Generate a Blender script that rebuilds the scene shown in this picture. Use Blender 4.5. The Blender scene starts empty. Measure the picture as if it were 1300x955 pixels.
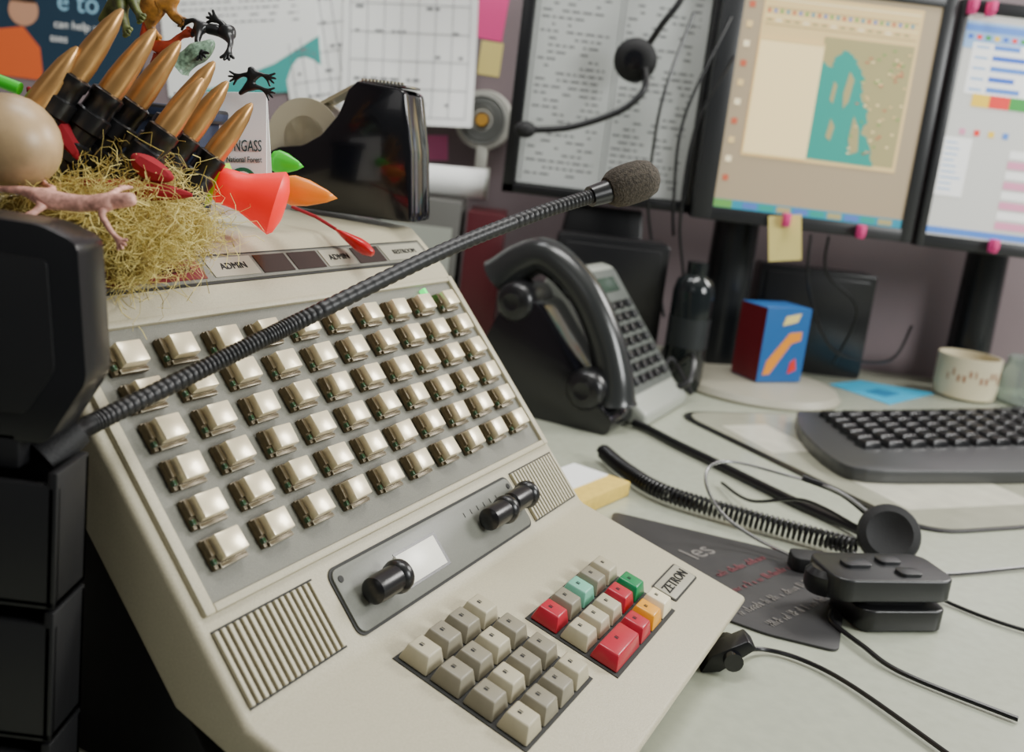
import bpy, bmesh, math, random
from mathutils import Vector, Matrix
random.seed(7)
SC=bpy.context.scene
COL=SC.collection
V=Vector
# ------------------------------------------------------------------ materials
def mat(name,col,rough=.5,metal=0.,noise=0.,nscale=60.,bump=0.,bscale=300.,emit=0.,trans=0.,alpha=1.,coat=0.):
    m=bpy.data.materials.new(name);m.use_nodes=True
    nt=m.node_tree;b=nt.nodes['Principled BSDF']
    c=(col[0],col[1],col[2],1)
    b.inputs['Base Color'].default_value=c
    b.inputs['Roughness'].default_value=rough
    b.inputs['Metallic'].default_value=metal
    if coat: b.inputs['Coat Weight'].default_value=coat
    if trans: b.inputs['Transmission Weight'].default_value=trans
    tc=nt.nodes.new('ShaderNodeTexCoord')
    if noise:
        n=nt.nodes.new('ShaderNodeTexNoise');n.inputs['Scale'].default_value=nscale;n.inputs['Detail'].default_value=4
        r=nt.nodes.new('ShaderNodeValToRGB')
        r.color_ramp.elements[0].position=.3;r.color_ramp.elements[1].position=.7
        r.color_ramp.elements[0].color=tuple(max(0,x*(1-noise)) for x in col)+(1,)
        r.color_ramp.elements[1].color=tuple(min(1,x*(1+noise)) for x in col)+(1,)
        nt.links.new(tc.outputs['Object'],n.inputs['Vector']);nt.links.new(n.outputs['Fac'],r.inputs['Fac']);nt.links.new(r.outputs['Color'],b.inputs['Base Color'])
    if bump:
        n=nt.nodes.new('ShaderNodeTexNoise');n.inputs['Scale'].default_value=bscale;n.inputs['Detail'].default_value=3
        bp=nt.nodes.new('ShaderNodeBump');bp.inputs['Strength'].default_value=bump;bp.inputs['Distance'].default_value=.001
        nt.links.new(tc.outputs['Object'],n.inputs['Vector']);nt.links.new(n.outputs['Fac'],bp.inputs['Height']);nt.links.new(bp.outputs['Normal'],b.inputs['Normal'])
    if emit:
        b.inputs['Emission Color'].default_value=c;b.inputs['Emission Strength'].default_value=emit
    return m
def srgb(r,g,b):
    f=lambda v:(v/255/12.92) if v/255<=.04045 else ((v/255+.055)/1.055)**2.4
    return (f(r),f(g),f(b))
S=srgb
M_beige=mat('beige_plastic',S(184,176,150),.40,noise=.07,nscale=900,bump=.25,bscale=1500)
M_plate=mat('grey_textured_plate',S(118,117,106),.46,noise=.12,nscale=1500,bump=.4,bscale=2000)
M_plate2=mat('grey_slider_plate',S(116,117,108),.4,noise=.05,nscale=900)
M_groove=mat('groove_dark_plastic',S(36,36,33),.7)  # dark plastic for grooves, wells and thin borders
M_cap=mat('cream_metallic_key',S(244,230,194),.28,metal=.3,noise=.08,nscale=80,coat=.3)
M_capedge=mat('key_bracket',S(92,80,56),.35,metal=.3,noise=.2,nscale=300)
M_clip=mat('key_clip',S(165,158,138),.3,metal=.5)
M_black=mat('black_plastic',(.008,.008,.009),.3)
M_blackm=mat('black_matte',(.009,.009,.010),.65,bump=.3,bscale=900)
M_tray=mat('tray_black',(.004,.004,.005),.55)
M_blackg=mat('black_gloss',(.005,.005,.007),.16,coat=.3)
M_char=mat('charcoal_plastic',(.018,.019,.021),.38)
M_silver=mat('silver_grey_plastic',S(158,161,152),.32)
M_white=mat('white_paper',S(244,245,242),.7)
M_ink=mat('grey_ink',S(120,122,125),.8)
M_inkd=mat('black_ink',S(22,22,24),.8)
M_greenled=mat('green_led',(.02,.75,.12),.3,emit=2.)
M_greendim=mat('green_led_dim',(.02,.06,.02),.3)
M_kgrey=mat('grey_keycap',S(134,128,110),.42,noise=.04,nscale=200)
M_klgt=mat('light_keycap',S(178,170,144),.42,noise=.04,nscale=200)
M_kred=mat('red_keycap',S(176,28,50),.32)
M_kwhite=mat('white_keycap',S(230,218,184),.32)
M_kteal=mat('teal_keycap',S(112,180,155),.4)
M_kgreen=mat('green_keycap',S(2,128,74),.32)
M_kyel=mat('yellow_keycap',S(230,158,25),.32)
M_redlab=mat('red_label',S(118,36,42),.5)
M_foam=mat('grey_foam',S(72,65,56),.95,noise=.5,nscale=500,bump=1.,bscale=900)
M_desk=mat('desk_laminate',S(172,176,158),.26,noise=.05,nscale=120)
M_chrome=mat('brushed_metal',S(190,190,190),.25,metal=1.)
# ------------------------------------------------------------------ mesh builder
def frame(o,x,y,z):
    m=Matrix.Identity(4)
    for i in range(3):
        m[i][0]=x[i];m[i][1]=y[i];m[i][2]=z[i];m[i][3]=o[i]
    return m
def smooth(pts,n=8,closed=False):
    P=[V(p) for p in pts];out=[]
    for i in range(len(P)-1):
        p0=P[max(i-1,0)];p1=P[i];p2=P[i+1];p3=P[min(i+2,len(P)-1)]
        for k in range(n):
            t=k/n
            out.append(.5*((2*p1)+(-p0+p2)*t+(2*p0-5*p1+4*p2-p3)*t*t+(-p0+3*p1-3*p2+p3)*t**3))
    out.append(P[-1]);return out
class B:
    def __init__(s): s.bm=bmesh.new()
    def _fin(s,vs,fs,m,bev,seg,M,edges=None):
        if bev>0:
            es=edges or list({e for f in fs for e in f.edges})
            r=bmesh.ops.bevel(s.bm,geom=es,offset=bev,segments=seg,affect='EDGES',profile=.5,clamp_overlap=True)
            allf=set(f for f in fs if f.is_valid)|set(r['faces'])
            vs=set(v for v in vs if v.is_valid)|set(r['verts'])
            for f in list(allf):
                for v in f.verts: vs.add(v)
            fs=allf
        for f in fs: f.material_index=m
        if M is not None:
            for v in vs: v.co=M@v.co
    def box(s,x0,x1,y0,y1,z0,z1,m=0,bev=0,M=None,seg=2):
        return s.prism([(x0,y0),(x1,y0),(x1,y1),(x0,y1)],z0,z1,'z',m,bev,M,seg)
    def frus(s,cx,cy,z0,z1,w0,d0,w1,d1,m=0,bev=0,M=None,oy=0):
        b=s.bm
        q=[b.verts.new((cx+a*w0/2,cy+c*d0/2,z0)) for a,c in((-1,-1),(1,-1),(1,1),(-1,1))]
        t=[b.verts.new((cx+a*w1/2,cy+oy+c*d1/2,z1)) for a,c in((-1,-1),(1,-1),(1,1),(-1,1))]
        fs=[b.faces.new(q[::-1]),b.faces.new(t)]+[b.faces.new((q[i],q[(i+1)%4],t[(i+1)%4],t[i])) for i in range(4)]
        s._fin(q+t,fs,m,bev,2,M)
    def prism(s,pts,a0,a1,ax='z',m=0,bev=0,M=None,seg=2):
        f={'z':lambda p,a:(p[0],p[1],a),'x':lambda p,a:(a,p[0],p[1]),'y':lambda p,a:(p[0],a,p[1])}[ax]
        b=s.bm
        q=[b.verts.new(f(p,a0)) for p in pts];t=[b.verts.new(f(p,a1)) for p in pts];n=len(pts)
        fs=[b.faces.new(q[::-1]),b.faces.new(t)]+[b.faces.new((q[i],q[(i+1)%n],t[(i+1)%n],t[i])) for i in range(n)]
        bmesh.ops.recalc_face_normals(b,faces=fs)
        s._fin(q+t,fs,m,bev,seg,M)
    def quad(s,pts,m=0,M=None):
        vs=[s.bm.verts.new(p) for p in pts];f=s.bm.faces.new(vs);f.material_index=m
        if M is not None:
            for v in vs: v.co=M@v.co
    def rect(s,x0,z0,x1,z1,y,m=0,M=None):   # faces -Y
        s.quad([(x0,y,z0),(x1,y,z0),(x1,y,z1),(x0,y,z1)],m,M)
    def flat(s,x0,y0,x1,y1,z,m=0,M=None):   # faces +Z
        s.quad([(x0,y0,z),(x1,y0,z),(x1,y1,z),(x0,y1,z)],m,M)
    def lathe(s,prof,o=(0,0,0),d=(0,0,1),m=0,seg=32,M=None,sq=1.):
        d=V(d).normalized();a=V((1,0,0)) if abs(d.x)<.9 else V((0,1,0))
        u=d.cross(a).normalized();w=d.cross(u);o=V(o);rings=[];vs=[];b=s.bm
        for r,h in prof:
            if r<1e-6: v=b.verts.new(o+d*h);rings.append([v]);vs.append(v)
            else:
                rg=[b.verts.new(o+d*h+(u*math.cos(2*math.pi*i/seg)+w*math.sin(2*math.pi*i/seg)*sq)*r) for i in range(seg)]
                rings.append(rg);vs+=rg
        fs=[]
        for A,C in zip(rings,rings[1:]):
            for i in range(seg):
                j=(i+1)%seg
                if len(A)==1 and len(C)==1: continue
                if len(A)==1: fs.append(b.faces.new((A[0],C[j],C[i])))
                elif len(C)==1: fs.append(b.faces.new((A[i],A[j],C[0])))
                else: fs.append(b.faces.new((A[i],A[j],C[j],C[i])))
        if len(rings[0])>1: fs.append(b.faces.new(rings[0][::-1]))
        if len(rings[-1])>1: fs.append(b.faces.new(rings[-1]))
        bmesh.ops.recalc_face_normals(b,faces=fs)
        s._fin(vs,fs,m,0,1,M)
    def cyl(s,p0,p1,r0,r1=None,m=0,seg=24,M=None):
        p0=V(p0);p1=V(p1);s.lathe([(r0,0),(r0 if r1 is None else r1,(p1-p0).length)],p0,p1-p0,m,seg,M)
    def sph(s,c,r,m=0,seg=20,d=(0,0,1),sc=1.,M=None,sq=1.):
        pr=[(math.sin(math.pi*i/12)*r,-math.cos(math.pi*i/12)*r*sc) for i in range(13)]
        s.lathe(pr,c,d,m,seg,M,sq)
    def tube(s,pts,r,m=0,seg=10,rf=None,M=None):
        P=[V(p) for p in pts];b=s.bm;n=None;rings=[]
        for i,p in enumerate(P):
            t=(P[min(i+1,len(P)-1)]-P[max(i-1,0)]).normalized()
            if n is None:
                a=V((0,0,1)) if abs(t.z)<.9 else V((1,0,0));n=t.cross(a).normalized()
            else: n=(n-t*n.dot(t)).normalized()
            w=t.cross(n);rr=rf(i,len(P)) if rf else r
            rings.append([b.verts.new(p+(n*math.cos(2*math.pi*k/seg)+w*math.sin(2*math.pi*k/seg))*rr) for k in range(seg)])
        fs=[]
        for A,C in zip(rings,rings[1:]):
            for k in range(seg):
                fs.append(b.faces.new((A[k],A[(k+1)%seg],C[(k+1)%seg],C[k])))
        fs.append(b.faces.new(rings[0][::-1]));fs.append(b.faces.new(rings[-1]))
        s._fin([v for r_ in rings for v in r_],fs,m,0,1,M)
    def text(s,t,size,M,m=0,ext=.0002,align='CENTER',sx=1.):
        cu=bpy.data.curves.new('tmp','FONT');cu.body=t;cu.size=size;cu.extrude=ext;cu.align_x=align;cu.align_y='CENTER';cu.resolution_u=3
        o=bpy.data.objects.new('tmp',cu);COL.objects.link(o)
        dg=bpy.context.evaluated_depsgraph_get();me=bpy.data.meshes.new_from_object(o.evaluated_get(dg))
        me.transform(M@Matrix.Diagonal((sx,1,1,1)))
        me.materials.clear()
        tb=bmesh.new();tb.from_mesh(me);me2=bpy.data.meshes.new('tmp2')
        for f in tb.faces: f.material_index=m
        tb.to_mesh(me2);tb.free();s.bm.from_mesh(me2)
        bpy.data.objects.remove(o);bpy.data.curves.remove(cu);bpy.data.meshes.remove(me);bpy.data.meshes.remove(me2)
    def make(s,name,mats,shift=None,flatshade=False):
        me=bpy.data.meshes.new(name)
        if shift is not None:
            for v in s.bm.verts: v.co-=V(shift)
        s.bm.to_mesh(me);s.bm.free()
        for m in mats: me.materials.append(m)
        if not flatshade:
            me.shade_smooth();me.set_sharp_from_angle(angle=math.radians(38))
        o=bpy.data.objects.new(name,me);COL.objects.link(o);return o
def meta(o,label,cat,group=None):
    o['label']=label;o['category']=cat
    if group:o['group']=group
def thing(name,label,cat,loc=(0,0,0),rz=0.,group=None):
    o=bpy.data.objects.new(name,None);o.empty_display_size=.02;COL.objects.link(o)
    o.location=loc;o.rotation_euler=(0,0,rz);meta(o,label,cat,group);return o
def part(b,name,parent,mats,world=False,label=None):
    o=b.make(name,mats,parent.location if world else None);o.parent=parent
    if label:o['label']=label
    return o
def solid(b,name,label,cat,mats,loc=(0,0,0),group=None,local=False,rz=0.):
    o=b.make(name,mats,None if local else loc);o.location=loc;o.rotation_euler=(0,0,rz);meta(o,label,cat,group);return o
def struct(b,name,mats):
    o=b.make(name,mats);o['kind']='structure';return o
def rrect(x0,y0,x1,y1,r,n=5):
    out=[]
    for cx,cy,a in((x1-r,y0+r,-90),(x1-r,y1-r,0),(x0+r,y1-r,90),(x0+r,y0+r,180)):
        for k in range(n+1):
            t=math.radians(a+90*k/n);out.append((cx+r*math.cos(t),cy+r*math.sin(t)))
    return out
def rpoly(pts,r,n=6):
    out=[];L=len(pts)
    for i in range(L):
        p=V(pts[i]);a=(V(pts[i-1])-p);c=(V(pts[(i+1)%L])-p)
        A=p+a.normalized()*r;C=p+c.normalized()*r
        for k in range(n+1):
            t=k/n;out.append(tuple((1-t)**2*A+2*t*(1-t)*p+t*t*C))
    return out
# ------------------------------------------------------------------ camera
p=math.radians(11.482);ro=math.radians(6.821)
F=V((0,math.cos(p),-math.sin(p)));R0=V((1,0,0));U0=V((0,math.sin(p),math.cos(p)))
R=R0*math.cos(ro)+U0*math.sin(ro);U=U0*math.cos(ro)-R0*math.sin(ro)
cam=bpy.data.cameras.new('camera');co=bpy.data.objects.new('camera',cam);COL.objects.link(co)
co.matrix_world=frame((0,0,.309),R,U,-F)
cam.sensor_width=36;cam.lens=35.0;cam.shift_y=-45/1300;cam.clip_start=.01
cam.dof.use_dof=True;cam.dof.focus_distance=.55;cam.dof.aperture_fstop=8.5
SC.camera=co
# ------------------------------------------------------------------ room
M_wall=mat('painted_wall',S(128,114,117),.9,noise=.04,nscale=8)
M_floor=mat('carpet',S(60,62,66),.95,noise=.3,nscale=200)
M_ceil=mat('ceiling_paint',S(210,210,205),.9)
b=B();b.box(-1.8,2.4,1.64,1.70,-.74,1.9);struct(b,'wall_back',[M_wall])
b=B();b.box(-1.86,-1.8,-1.6,1.7,-.74,1.9);struct(b,'wall_left',[M_wall])
b=B();b.box(-1.86,2.4,-1.6,1.7,-.80,-.74);struct(b,'floor',[M_floor])
b=B();b.box(-1.86,2.4,-1.6,1.7,1.9,1.95);struct(b,'ceiling',[M_ceil])
d=thing('desk','pale grey-green laminate desk top with panel legs','desk',(.3,.9,-.74))
b=B();b.box(-1.3,1.9,.12,1.63,-.03,0,0,.002);part(b,'desktop',d,[M_desk],True)
for x in(-1.2,1.8):
    b=B();b.box(x-.015,x+.015,.2,1.6,-.74,-.031,0,.002);part(b,'panel_leg',d,[M_char],True)
# ------------------------------------------------------------------ console
AL=math.radians(48.18);PITX=.031353;PITY=.01936
N0=-.005
T=V((0,math.cos(AL),math.sin(AL)));N=V((0,-math.sin(AL),math.cos(AL)))
con=thing('dispatch_console','large beige radio dispatch console with sixty cream buttons','dispatch console',(-.1138,.4074,0),math.radians(64.134))
PM=frame(V((0,0,.120))+N*N0,(1,0,0),T,N)     # x , up slope, out of surface
XL,XR=-.031,.3147
H=V((0,0,.120))+N*N0-T*.0716
Ptop=V((0,0,.120))+N*N0+T*.1275
St=V((0,.119,.235))
Fr=V((0,-.169,.0304))
W=(Fr-H).normalized();NK=V((1,0,0)).cross(-W).normalized()
KM=frame(H,(1,0,0),-W,NK)    # x, back along deck, up
b=B();n35=V((0,0,.120))+N*(N0-.034)
prof=[(Fr.y,Fr.z),(H.y,H.z),(Ptop.y,Ptop.z),(St.y,St.z),(.262,.240),(.266,.205),((n35+T*.11).y,(n35+T*.11).z),((n35-T*.05).y,(n35-T*.05).z),(-.156,.006)]
b.prism(prof,XL,XR,'x',0,.0035,None,3)
part(b,'housing',con,[M_beige])
b=B();b.prism([(-.14,0),(.21,0),(.22,.2),(.12,.175),(-.01,.03),(-.14,.012)],XL+.015,XR-.015,'x',0,.002);part(b,'base',con,[M_tray])  # near-black base: shade under the shell put into its colour
b=B()
px0,px1,pt0,pt1=-.019,.304,-.020,.1125
b.box(px0,px1,pt0,pt1,-.001,.0004,0,0,PM)
part(b,'button_plate',con,[M_plate],label='grey textured button plate')
b=B()
for (a0,a1,c0,c1) in((px0-.006,px0,pt0-.004,pt1+.004),(px1,px1+.006,pt0-.004,pt1+.004),(px0,px1,pt0-.004,pt0),(px0,px1,pt1,pt1+.004)):
    b.box(a0,a1,c0,c1,-.001,.003,0,.001,PM)
part(b,'plate_bezel',con,[M_beige])
def bbase():
    b=B();b.box(-.0102,.0094,-.0078,.0068,0,.0030,0,.0006)
    b.box(-.0080,.0082,-.0084,-.0062,.0024,.0046,1,.0003)
    b.box(-.0100,-.0076,-.002,.0060,.0025,.0050,0,.0003)
    return b
def bcap():
    b=B();b.frus(.0008,.0002,.0030,.0086,.0150,.0120,.0141,.0112,0,.0007);return b
def bled():
    b=B();b.box(-.0104,-.0084,-.0058,-.0032,.002,.0044,0,.0004);return b
O0=None
for r in range(6):
    for c in range(10):
        if O0 is None:
            root=bbase().make('indicator_button',[M_capedge,M_clip]);cap=bcap().make('key_cap',[M_cap]);led=bled().make('status_light',[M_greendim])
            O0=(root,cap,led)
        else:
            root=O0[0].copy();cap=O0[1].copy();led=O0[2].copy()
            for o in(root,cap,led): COL.objects.link(o)
        root.parent=con;cap.parent=root;led.parent=root
        jit=Matrix.Rotation(math.radians(random.uniform(-1.5,1.5)),4,'Z')@Matrix.Rotation(math.radians(random.uniform(-3,3)),4,'X')@Matrix.Rotation(math.radians(random.uniform(-3,3)),4,'Y')
        root.matrix_local=PM@Matrix.Translation((c*PITX,(5-r)*PITY,.0008))@jit
b=B();b.box(9*PITX-.0195,9*PITX-.0165,.101,.109,0,.0045,0,.0005,PM);part(b,'status_light',con,[M_greenled],label='lit green status light')
for (g0,g1) in((-.025,.041),(.2450,.3090)):
    b=B();b.box(g0,g1,-.066,-.030,-.001,.0004,1,0,PM)
    n=16;st=(g1-g0)/n
    for i in range(n): b.box(g0+i*st,g0+(i+.56)*st,-.065,-.031,.0002,.0024,0,.0003,PM,1)
    part(b,'speaker_grille',con,[M_beige,M_groove])
b=B();b.prism(rrect(.051,-.0665,.240,-.030,.006),-.001,.0008,'z',1,0,PM);b.prism(rrect(.0525,-.065,.2385,-.0315,.005),.0002,.0018,'z',0,.0004,PM)
b.box(.100,.141,-.0590,-.0390,.0010,.0021,2,0,PM)
for sx_ in(.057,.234): b.lathe([(.0018,0),(.0018,.0008),(0,.001)],PM@V((sx_,-.037,.0014)),N,1,12)
for sx_ in(.175,.183,.191,.199,.207,.215): b.box(sx_,sx_+.0006,-.041,-.038,.0017,.0020,1,0,PM)
part(b,'slider_panel',con,[M_plate2,M_groove,M_black])
b=B();b.box(.0995,.1370,-.0575,-.0405,.0016,.0034,0,.0003,PM);part(b,'label_window',con,[mat('label_window_white',S(242,240,226),.3,emit=.1)])
Xd=V((1,0,0))
for kx,ky in((.076,-.0500),(.196,-.0490),(.226,-.0475)):
    b=B();c=PM@V((kx-.0135,ky,.0095))
    b.lathe([(0,0),(.0050,.0004),(.0068,.002),(.0072,.005),(.0072,.020),(.0086,.0215),(.0090,.0235),(.0085,.0262),(.006,.0272),(0,.0275)],c,Xd,0,32)
    b.box(kx-.008,kx+.008,ky-.004,ky+.004,.0010,.006,0,0,PM)
    part(b,'slider_knob',con,[M_black])
dS=(St-Ptop).normalized();nS=V((1,0,0)).cross(dS).normalized()
SM=frame(Ptop,(1,0,0),dS,nS)
b=B();b.box(-.01,.305,.004,.0245,-.001,.0006,1,0,SM);b.box(-.008,.303,.0055,.023,-.0004,.0012,0,.0003,SM)
segs=[(.0,.034,2),(.040,.080,2),(.085,.122,3),(.124,.152,4),(.154,.182,4),(.184,.215,3),(.217,.248,4),(.25,.30,3)]
for a0,a1,m_ in segs: b.box(a0,a1-.001,.0075,.0210,.0008,.0017,m_,0,SM)
TX=lambda x,y,z=.0019:SM@Matrix.Translation((x,y,z))
b.text('REPEATER',.0055,TX(.060,.0142),5);b.text('ADMIN',.0064,TX(.1035,.0142),6);b.text('ADMIN',.0064,TX(.1995,.0142),6);b.text('RESTROOM',.0055,TX(.275,.0142),6)
part(b,'label_strip',con,[M_plate,M_groove,M_redlab,mat('label_paper',S(166,162,144),.4),mat('brown_label',S(52,42,37),.16),mat('dark_red_ink',S(60,14,18),.6),M_inkd])
def keycap(x,s,w,dp,m,h=.0085):
    b=B();b.frus(0,0,0,h,w,dp,w-.0052,dp-.0048,0,.0009,None,.0008)
    b.flat(-.0022,.0012,-.0008,.0034,h+.00012,1);b.flat(-.0002,.0012,.0004,.0034,h+.00012,1)
    o=b.make('keycap',[m,M_inkd]);o.parent=con;o.matrix_local=KM@Matrix.Translation((x,-s,.0008));return o
for i in range(4):
    for j in range(4):
        keycap(.067+.019*i,.0225+.019*j,.0172,.0172,M_kgrey if (i+j)%3 else M_klgt)
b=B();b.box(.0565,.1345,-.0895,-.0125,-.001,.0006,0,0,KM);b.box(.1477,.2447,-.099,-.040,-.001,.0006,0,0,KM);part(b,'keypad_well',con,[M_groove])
back=[M_kred,M_kgrey,M_kteal,M_kgrey,M_klgt];mid=[M_klgt,M_klgt,M_klgt,M_kred,M_kgreen]
for i in range(5):
    keycap(.1582+.019*i,.0505,.0172,.0172,back[i]);
    keycap(.1582+.019*i,.0695,.0172,.0172,mid[i])
keycap(.1677,.0885,.0362,.0172,M_kred);keycap(.1962,.0885,.0172,.0172,M_kred);keycap(.2152,.0885,.0172,.0172,M_kyel);keycap(.2342,.0885,.0172,.0172,M_kwhite)
b=B();b.prism(rrect(.2555,-.096,.3005,-.078,.002),-.0005,.0007,'z',1,0,KM);b.prism(rrect(.2567,-.0948,.2993,-.0792,.0015),0,.0012,'z',0,.0003,KM)
b.text('ZETRON',.0096,KM@Matrix.Translation((.2780,-.087,.0015)),2,.0003);part(b,'maker_badge',con,[mat('badge_grey',S(165,160,142),.4),M_groove,M_inkd])
# ------------------------------------------------------------------ gooseneck microphone
path=smooth([(-.1675,.375,.1747),(-.163,.39,.177),(-.138,.43,.1905),(-.1167,.452,.203),(-.0967,.475,.2143),(-.0432,.53,.2448),(.0049,.575,.2674),(.0387,.600,.2809),(.050,.608,.2855)],46)
mic=thing('gooseneck_microphone','black flexible gooseneck microphone with grey foam tip','microphone',(-.1675,.375,.1747))
b=B();b.tube(path,.004,0,16,rf=lambda i,n:.0043 if i%3 else .0038);part(b,'gooseneck',mic,[mat('gooseneck_black',(.009,.009,.010),.42)],True)
b=B();b.cyl((.036,.599,.2798),(.052,.609,.2862),.0062,.0075,0,24);part(b,'collar',mic,[M_black],True)
b=B();b.lathe([(.0,-.001),(.0085,0),(.0112,.004),(.0125,.010),(.0127,.018),(.0124,.024),(.0105,.030),(.0065,.0335),(0,.035)],(.0465,.606,.2840),(.03,.014,.013),0,32);part(b,'foam_windscreen',mic,[M_foam],True)
b=B();b.cyl((-.1755,.365,.166),(-.1665,.3765,.1755),.0085,.0060,0,24);part(b,'neck_base',mic,[M_blackm],True)
# ------------------------------------------------------------------ black equipment at the console's side
eq=thing('radio_unit','black desktop radio unit with angular glossy edge','radio unit',(-.24,.36,.166))
b=B();b.prism(rpoly([(-.36,.180),(-.168,.177),(-.1535,.203),(-.1585,.254),(-.172,.259),(-.36,.266)],.004),.352,.374,'y',0,.0012);part(b,'case',eq,[M_black],True)
b=B();b.prism(rpoly([(-.36,.190),(-.176,.188),(-.165,.206),(-.169,.247),(-.36,.253)],.003),.3508,.353,'y',0,.0005);part(b,'face_plate',eq,[M_tray],True)
b=B();b.box(-.33,-.178,.352,.37,.1655,.181,0,.002);part(b,'foot',eq,[M_tray],True)
st=thing('stacking_tray','stack of black plastic desk trays','tray',(-.25,.36,0))
for i in range(3):
    z=.002+i*.056
    b=B();b.box(-.38,-.160,.345,.372,z,z+.004,0,.001);b.box(-.38,-.160,.368,.372,z,z+.0545,0,.001);b.box(-.164,-.160,.345,.372,z,z+.0550,0,.001);b.box(-.38,-.160,.345,.349,z,z+.050,0,.0015)
    part(b,'tray',st,[M_tray],True)
# ------------------------------------------------------------------ clutter on console: image pixels (x,y) back-projected to a chosen room depth Y
def pix_at(x,y,Y): return V((Y*(-.414+.00078*(x-150)+.0001*(y-150)),Y,.309+Y*(-.028+.0001*(x-150)-.00078*(y-150))))
M_gold=mat('warm_brass',S(196,150,94),.33,metal=.7,noise=.15,nscale=60)
tips=[(108,62,.475),(168,18,.485),(207,42,.495),(237,57,.51),(278,82,.525),(262,102,.500),(293,106,.54),(322,133,.555)]
for i,(x,y,Y) in enumerate(tips):
    k=1-.03*i
    if x==262:k=.8
    tip=pix_at(x,y,Y);base=pix_at(x-84*k,y+100*k,Y-.008)
    d_=(tip-base).normalized();L=(tip-base).length
    o=thing('bullet','brass brown bullet in a black linked casing, pointing up','bullet',base-d_*.03)
    o['group']='bullets in the ammunition belt'
    b=B();b.lathe([(.0061,0),(.0063,L*.35),(.0057,L*.55),(.0042,L*.8),(.0022,L*.95),(.0008,L)],base,d_,0,20);part(b,'bullet_tip',o,[M_gold],True)
    b=B();b.lathe([(.0072,-.048),(.0085,-.047),(.0085,-.038),(.0072,-.037),(.0072,-.030),(.0090,-.029),(.0092,-.020),(.0072,-.019),(.0075,-.013),(.0092,-.012),(.0092,-.004),(.0076,-.003),(.0075,.003),(.0082,.004),(.0082,.008),(.0066,.009)],base,d_,0,20);part(b,'casing',o,[M_black],True)
def nest(cs,n,ln,name,label,col):
    b=B()
    for c,rad,w in cs:
        for k in range(int(n*w)):
            u=V((random.gauss(0,1),random.gauss(0,1),random.gauss(0,1))).normalized()*random.uniform(.5,1.15)
            p0=V(c)+V((u.x*rad[0],u.y*rad[1],u.z*rad[2]))
            d0=V((random.gauss(0,1),random.gauss(0,1),random.gauss(0,.7))).normalized()
            pts=[p0];l_=ln*random.choice((.7,1,1,1.6));pull=random.choice((14,10,4))
            for s_ in range(5):
                d0=(d0+V((random.gauss(0,.6),random.gauss(0,.6),random.gauss(0,.55)))+(V(c)-pts[-1])*pull).normalized()
                pts.append(pts[-1]+d0*l_/5)
            b.tube(pts,random.uniform(.00008,.00022),random.choice((0,0,1)),3)
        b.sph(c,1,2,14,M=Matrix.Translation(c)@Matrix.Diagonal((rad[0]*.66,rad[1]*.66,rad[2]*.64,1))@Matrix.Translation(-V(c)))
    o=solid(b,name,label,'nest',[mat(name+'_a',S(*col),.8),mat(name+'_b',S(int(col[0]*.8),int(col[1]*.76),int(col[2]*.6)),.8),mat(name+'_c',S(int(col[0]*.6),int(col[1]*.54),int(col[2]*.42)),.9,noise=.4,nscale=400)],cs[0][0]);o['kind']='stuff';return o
nest([(pix_at(170,285,.480),(.027,.028,.018),1.2),(pix_at(115,255,.475),(.034,.024,.012),1.),(pix_at(152,322,.460),(.015,.013,.016),.8),(pix_at(225,290,.505),(.018,.016,.016),.6),(pix_at(45,262,.45),(.03,.02,.010),.6),(pix_at(180,225,.495),(.022,.02,.012),.25)],900,.020,'straw_nest','tangled pale straw and moss nest on the console top',(222,206,128))
b=B();c=pix_at(12,176,.44);b.sph(c,.0200,0,32,(1,0,-.7),1.08);solid(b,'stone_egg','smooth pale tan stone egg resting in the nest','stone',[mat('pale_stone',S(178,150,112),.38,noise=.22,nscale=70)],c)
M_red=mat('red_felt',S(150,12,30),.8)
for pts in([(40,110),(60,140),(85,180),(95,200)],[(70,222),(120,238),(180,240),(238,246)],[(165,195),(185,212),(215,225)]):
    b=B();P=smooth([pix_at(x,y,.478) for x,y in pts],6)
    b.tube(P,.006,0,8,rf=lambda i,n:.0058*math.sin(math.pi*(i+.8)/(n+.6)));c=P[0];solid(b,'felt_ribbon','crumpled red felt ribbon in the nest','ribbon',[M_red],c)
def creature(name,label,cat,spine,rads,legs,material,parent=None,tl=.0045):
    vs=[];ed=[];rd=[]
    for i,q in enumerate(spine):
        vs.append(V(q));rd.append(rads[i])
        if i: ed.append((i-1,i))
    for root,pts,rs in legs:
        prev=root
        for q,r_ in zip(pts,rs):
            vs.append(V(q));rd.append(r_);ed.append((prev,len(vs)-1));prev=len(vs)-1
        tip=V(pts[-1]);dd=(tip-V(pts[-2])).normalized() if len(pts)>1 else V((0,0,-1))
        side=dd.cross(V((0,1,0))).normalized()
        for a in(-.8,-.27,.27,.8):
            vs.append(tip+(dd*math.cos(a)+side*math.sin(a))*tl);rd.append(rs[-1]*.6);ed.append((prev,len(vs)-1))
    o0=vs[0].copy();me=bpy.data.meshes.new(name);me.from_pydata([tuple(v-o0) for v in vs],ed,[])
    me.materials.append(material);o=bpy.data.objects.new(name,me);COL.objects.link(o);o.location=o0
    sk=o.modifiers.new('skin','SKIN');sk.use_smooth_shade=True
    for i,sv in enumerate(me.skin_vertices[0].data): sv.radius=(rd[i],rd[i])
    me.skin_vertices[0].data[1].use_root=True
    sb=o.modifiers.new('sub','SUBSURF');sb.levels=2;sb.render_levels=2
    meta(o,label,cat);return o
Y=.425
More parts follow.
